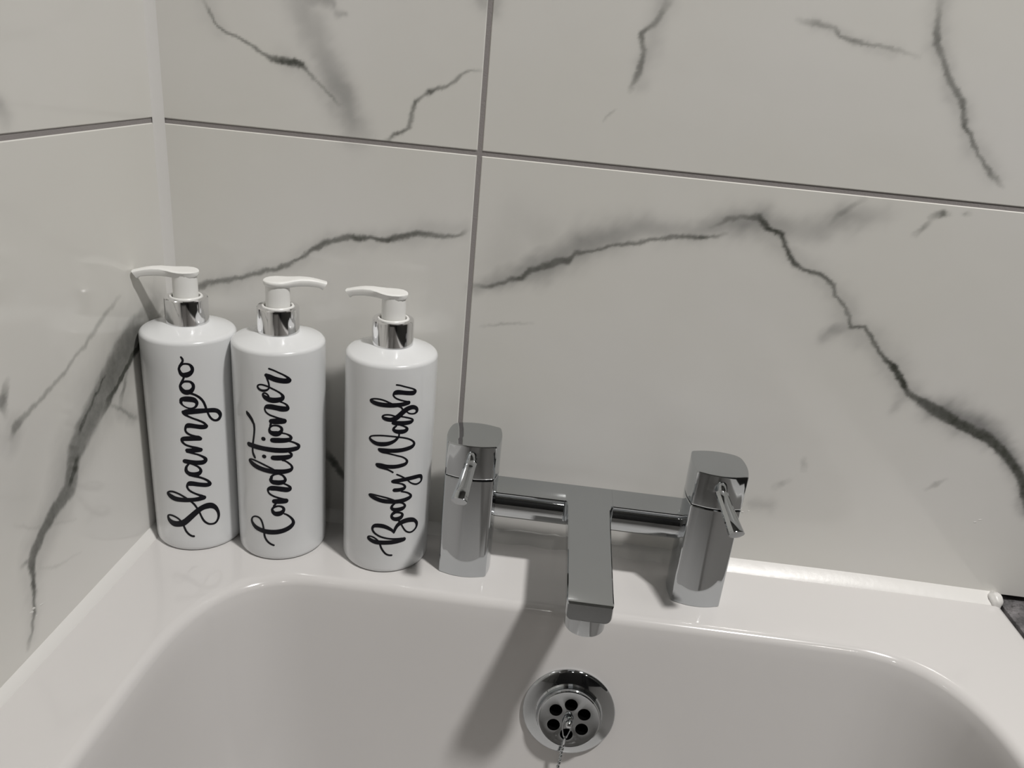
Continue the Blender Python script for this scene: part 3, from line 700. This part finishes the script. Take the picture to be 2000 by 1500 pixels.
# local frame: +Z is the plate normal, +X to the right, +Y up the wall
ov.rotation_euler = (math.pi / 2 - sl, 0, 0)
FR = 0.0347
fl = obj('flange', lathe([(FR - 0.001, -0.001), (FR, 0.0006), (FR, 0.0016), (FR - 0.0007, 0.0025), (FR - 0.002, 0.0031), (0.0275, 0.0042), (0.0252, 0.0048), (0.0242, 0.006), (0.0239, 0.0085), (0.0234, 0.0085), (0.0234, 0.0030), (0.0005, 0.0030)], 96), M_CHR, ov, 30)
bmh = lathe([(0.0236, 0.004), (0.0236, 0.0105), (0.0232, 0.0112), (0.0224, 0.0116), (0.0214, 0.0113), (0.005, 0.0113)], 96)
hub = obj('drain_plate', bmh, M_CHR, ov, 30)
cb = bmesh.new()
a0 = 88.0
HC = []
for k in range(6):
    a = math.radians(a0 + 60 * k); HC.append((0.0122 * math.cos(a), 0.0122 * math.sin(a)))
    bmesh.ops.create_cone(cb, cap_ends=True, segments=32, radius1=0.0048, radius2=0.0048, depth=0.02, matrix=Matrix.Translation((HC[-1][0], HC[-1][1], 0.0155)))
cme = bpy.data.meshes.new('cut'); cb.to_mesh(cme); cb.free(); cob = bpy.data.objects.new('cut', cme); COL.objects.link(cob); cob.parent = ov
md = hub.modifiers.new('holes', 'BOOLEAN'); md.operation = 'DIFFERENCE'; md.object = cob; md.solver = 'EXACT'
bpy.context.view_layer.update()
ev = hub.evaluated_get(bpy.context.evaluated_depsgraph_get())
nme = bpy.data.meshes.new_from_object(ev)
hub.modifiers.clear(); hub.data = nme; nme.materials.clear(); nme.materials.append(M_CHR); nme.materials.append(M_CHRD)
for p in nme.polygons:
    c = p.center
    if c.z < 0.0112 and any(math.hypot(c.x - h[0], c.y - h[1]) < 0.00485 for h in HC): p.material_index = 1  # hole insides coloured near-black in place of their shade
shade(nme, 30)
bpy.data.objects.remove(cob); bpy.data.meshes.remove(cme)
kn = obj('knob', lathe([(0.0026, 0.0110), (0.0026, 0.0122), (0.0014, 0.0126), (0.0013, 0.0140), (0.0022, 0.0146), (0.0029, 0.0158), (0.0029, 0.0174), (0.0021, 0.0187), (0.0008, 0.0192)], 24), M_CHR, ov, 40)
tag(ov, 'round chrome overflow plate with six dark holes on the bath wall below the spout', 'overflow')

# ball chain hooked on the knob
bpy.context.view_layer.update()
MW = ov.matrix_world.copy()
def wp(x, y, z): return MW @ Vector((x, y, z))
ch = empty('ball_chain', tuple(wp(0, 0, 0.0150)))
def at_world(o): o.matrix_parent_inverse = Matrix.Translation(-ch.location)
lp = []
for (x, y) in ((-0.0012, 0.0030), (-0.0032, 0.0018), (-0.0042, -0.002), (-0.0038, -0.007), (-0.0028, -0.0115), (-0.0020, -0.0130), (-0.0008, -0.0132), (-0.0002, -0.0115)):
    lp.append(wp(x, y, 0.0134 + 0.0004 * abs(y) * 100))
lo = obj('wire_loop', tube([tuple(p) for p in lp], 0.0005, 8), M_CHR, ch, 60); at_world(lo)
lp = [wp(x, y, 0.0134 + 0.0004 * abs(y) * 100) for (x, y) in ((-0.0012, 0.0030), (0.0012, 0.0033), (0.0030, 0.0018), (0.0034, -0.001), (0.0022, -0.006), (0.0006, -0.0105), (-0.0004, -0.0132), (-0.0014, -0.0135), (-0.0020, -0.0120))]
lo = obj('wire_loop', tube([tuple(p) for p in lp], 0.0005, 8), M_CHR, ch, 60); at_world(lo)
pb = Vector(wp(-0.0014, -0.0142, 0.0142))
lk = obj('connector', tube([tuple(pb + Vector((0.0002, 0, 0.001))), tuple(pb + Vector((-0.0001, 0, -0.002))), tuple(pb + Vector((-0.0003, 0, -0.0052)))], [0.0007, 0.0011, 0.0009], 10), M_CHR, ch, 60); at_world(lk)
bm = bmesh.new(); bmesh.ops.create_uvsphere(bm, u_segments=14, v_segments=9, radius=0.0014)
for f in bm.faces: f.smooth = True
bme = bpy.data.meshes.new('bead'); bm.to_mesh(bme); bm.free(); bme.materials.append(M_CHR)
path = []; p = pb + Vector((-0.0004, 0, -0.0068))
for k in range(46):
    path.append(tuple(p))
    wall_y = IY1 - 0.002 - SL * (-p.z - 0.006) - 0.0022
    ny = min(wall_y, p.y + 0.0001)
    p = Vector((p.x - 0.0003 + 0.0002 * math.sin(k * 0.7), ny, p.z - 0.0037))
for q in path:
    o = bpy.data.objects.new('bead', bme); COL.objects.link(o); o.parent = ch; at_world(o); o.location = q
lk = obj('cord', tube(path, 0.00035, 6), M_CHR, ch, 60); at_world(lk)
tag(ch, 'thin silver ball chain hanging from the knob of the overflow plate', 'chain')

# dried smears of silicone left on the tiles
def smear(parts, label, wall):
    e = None
    bm = bmesh.new()
    for (u, v, a, b_, rot, seed) in parts:
        q = bmesh.ops.create_icosphere(bm, subdivisions=3, radius=1)
        c, s = math.cos(rot), math.sin(rot)
        for w in q['verts']:
            x, y, z = w.co
            k = 1 + 0.25 * math.sin(5 * x + seed) + 0.18 * math.sin(7 * y + 2 * seed)
            p, r = x * a * k, z * b_ * k
            uu, vv, dd = u + p * c - r * s, v + p * s + r * c, -y * 0.0005
            w.co = (uu, -abs(dd) + 0.0003, vv) if wall == 'b' else (WX + abs(dd) - 0.0003, uu, vv)
    return tag(obj('silicone_smear', bm, M_SIL, None, 60), label, 'smear')
smear([(-0.1961, 0.0327, 0.0028, 0.0009, -0.5, 1), (-0.1939, 0.034, 0.0022, 0.0008, -0.5, 2), (-0.1866, 0.0314, 0.003, 0.0006, -0.3, 3), (-0.1925, 0.0274, 0.0012, 0.0005, -0.4, 4)], 'small dried white silicone smear low on the left wall by the rim', 'l')
smear([(0.6446, 0.0678, 0.0012, 0.001, 0.3, 5), (0.6477, 0.0706, 0.0016, 0.0005, 0.2, 6)], 'tiny white silicone speck on the back wall near the far right end', 'b')
smear([(0.4644, 0.0514, 0.0016, 0.0006, 0.1, 7), (0.469, 0.0531, 0.0012, 0.0004, 0.4, 8)], 'tiny white silicone speck on the wall just right of the right tap handle', 'b')
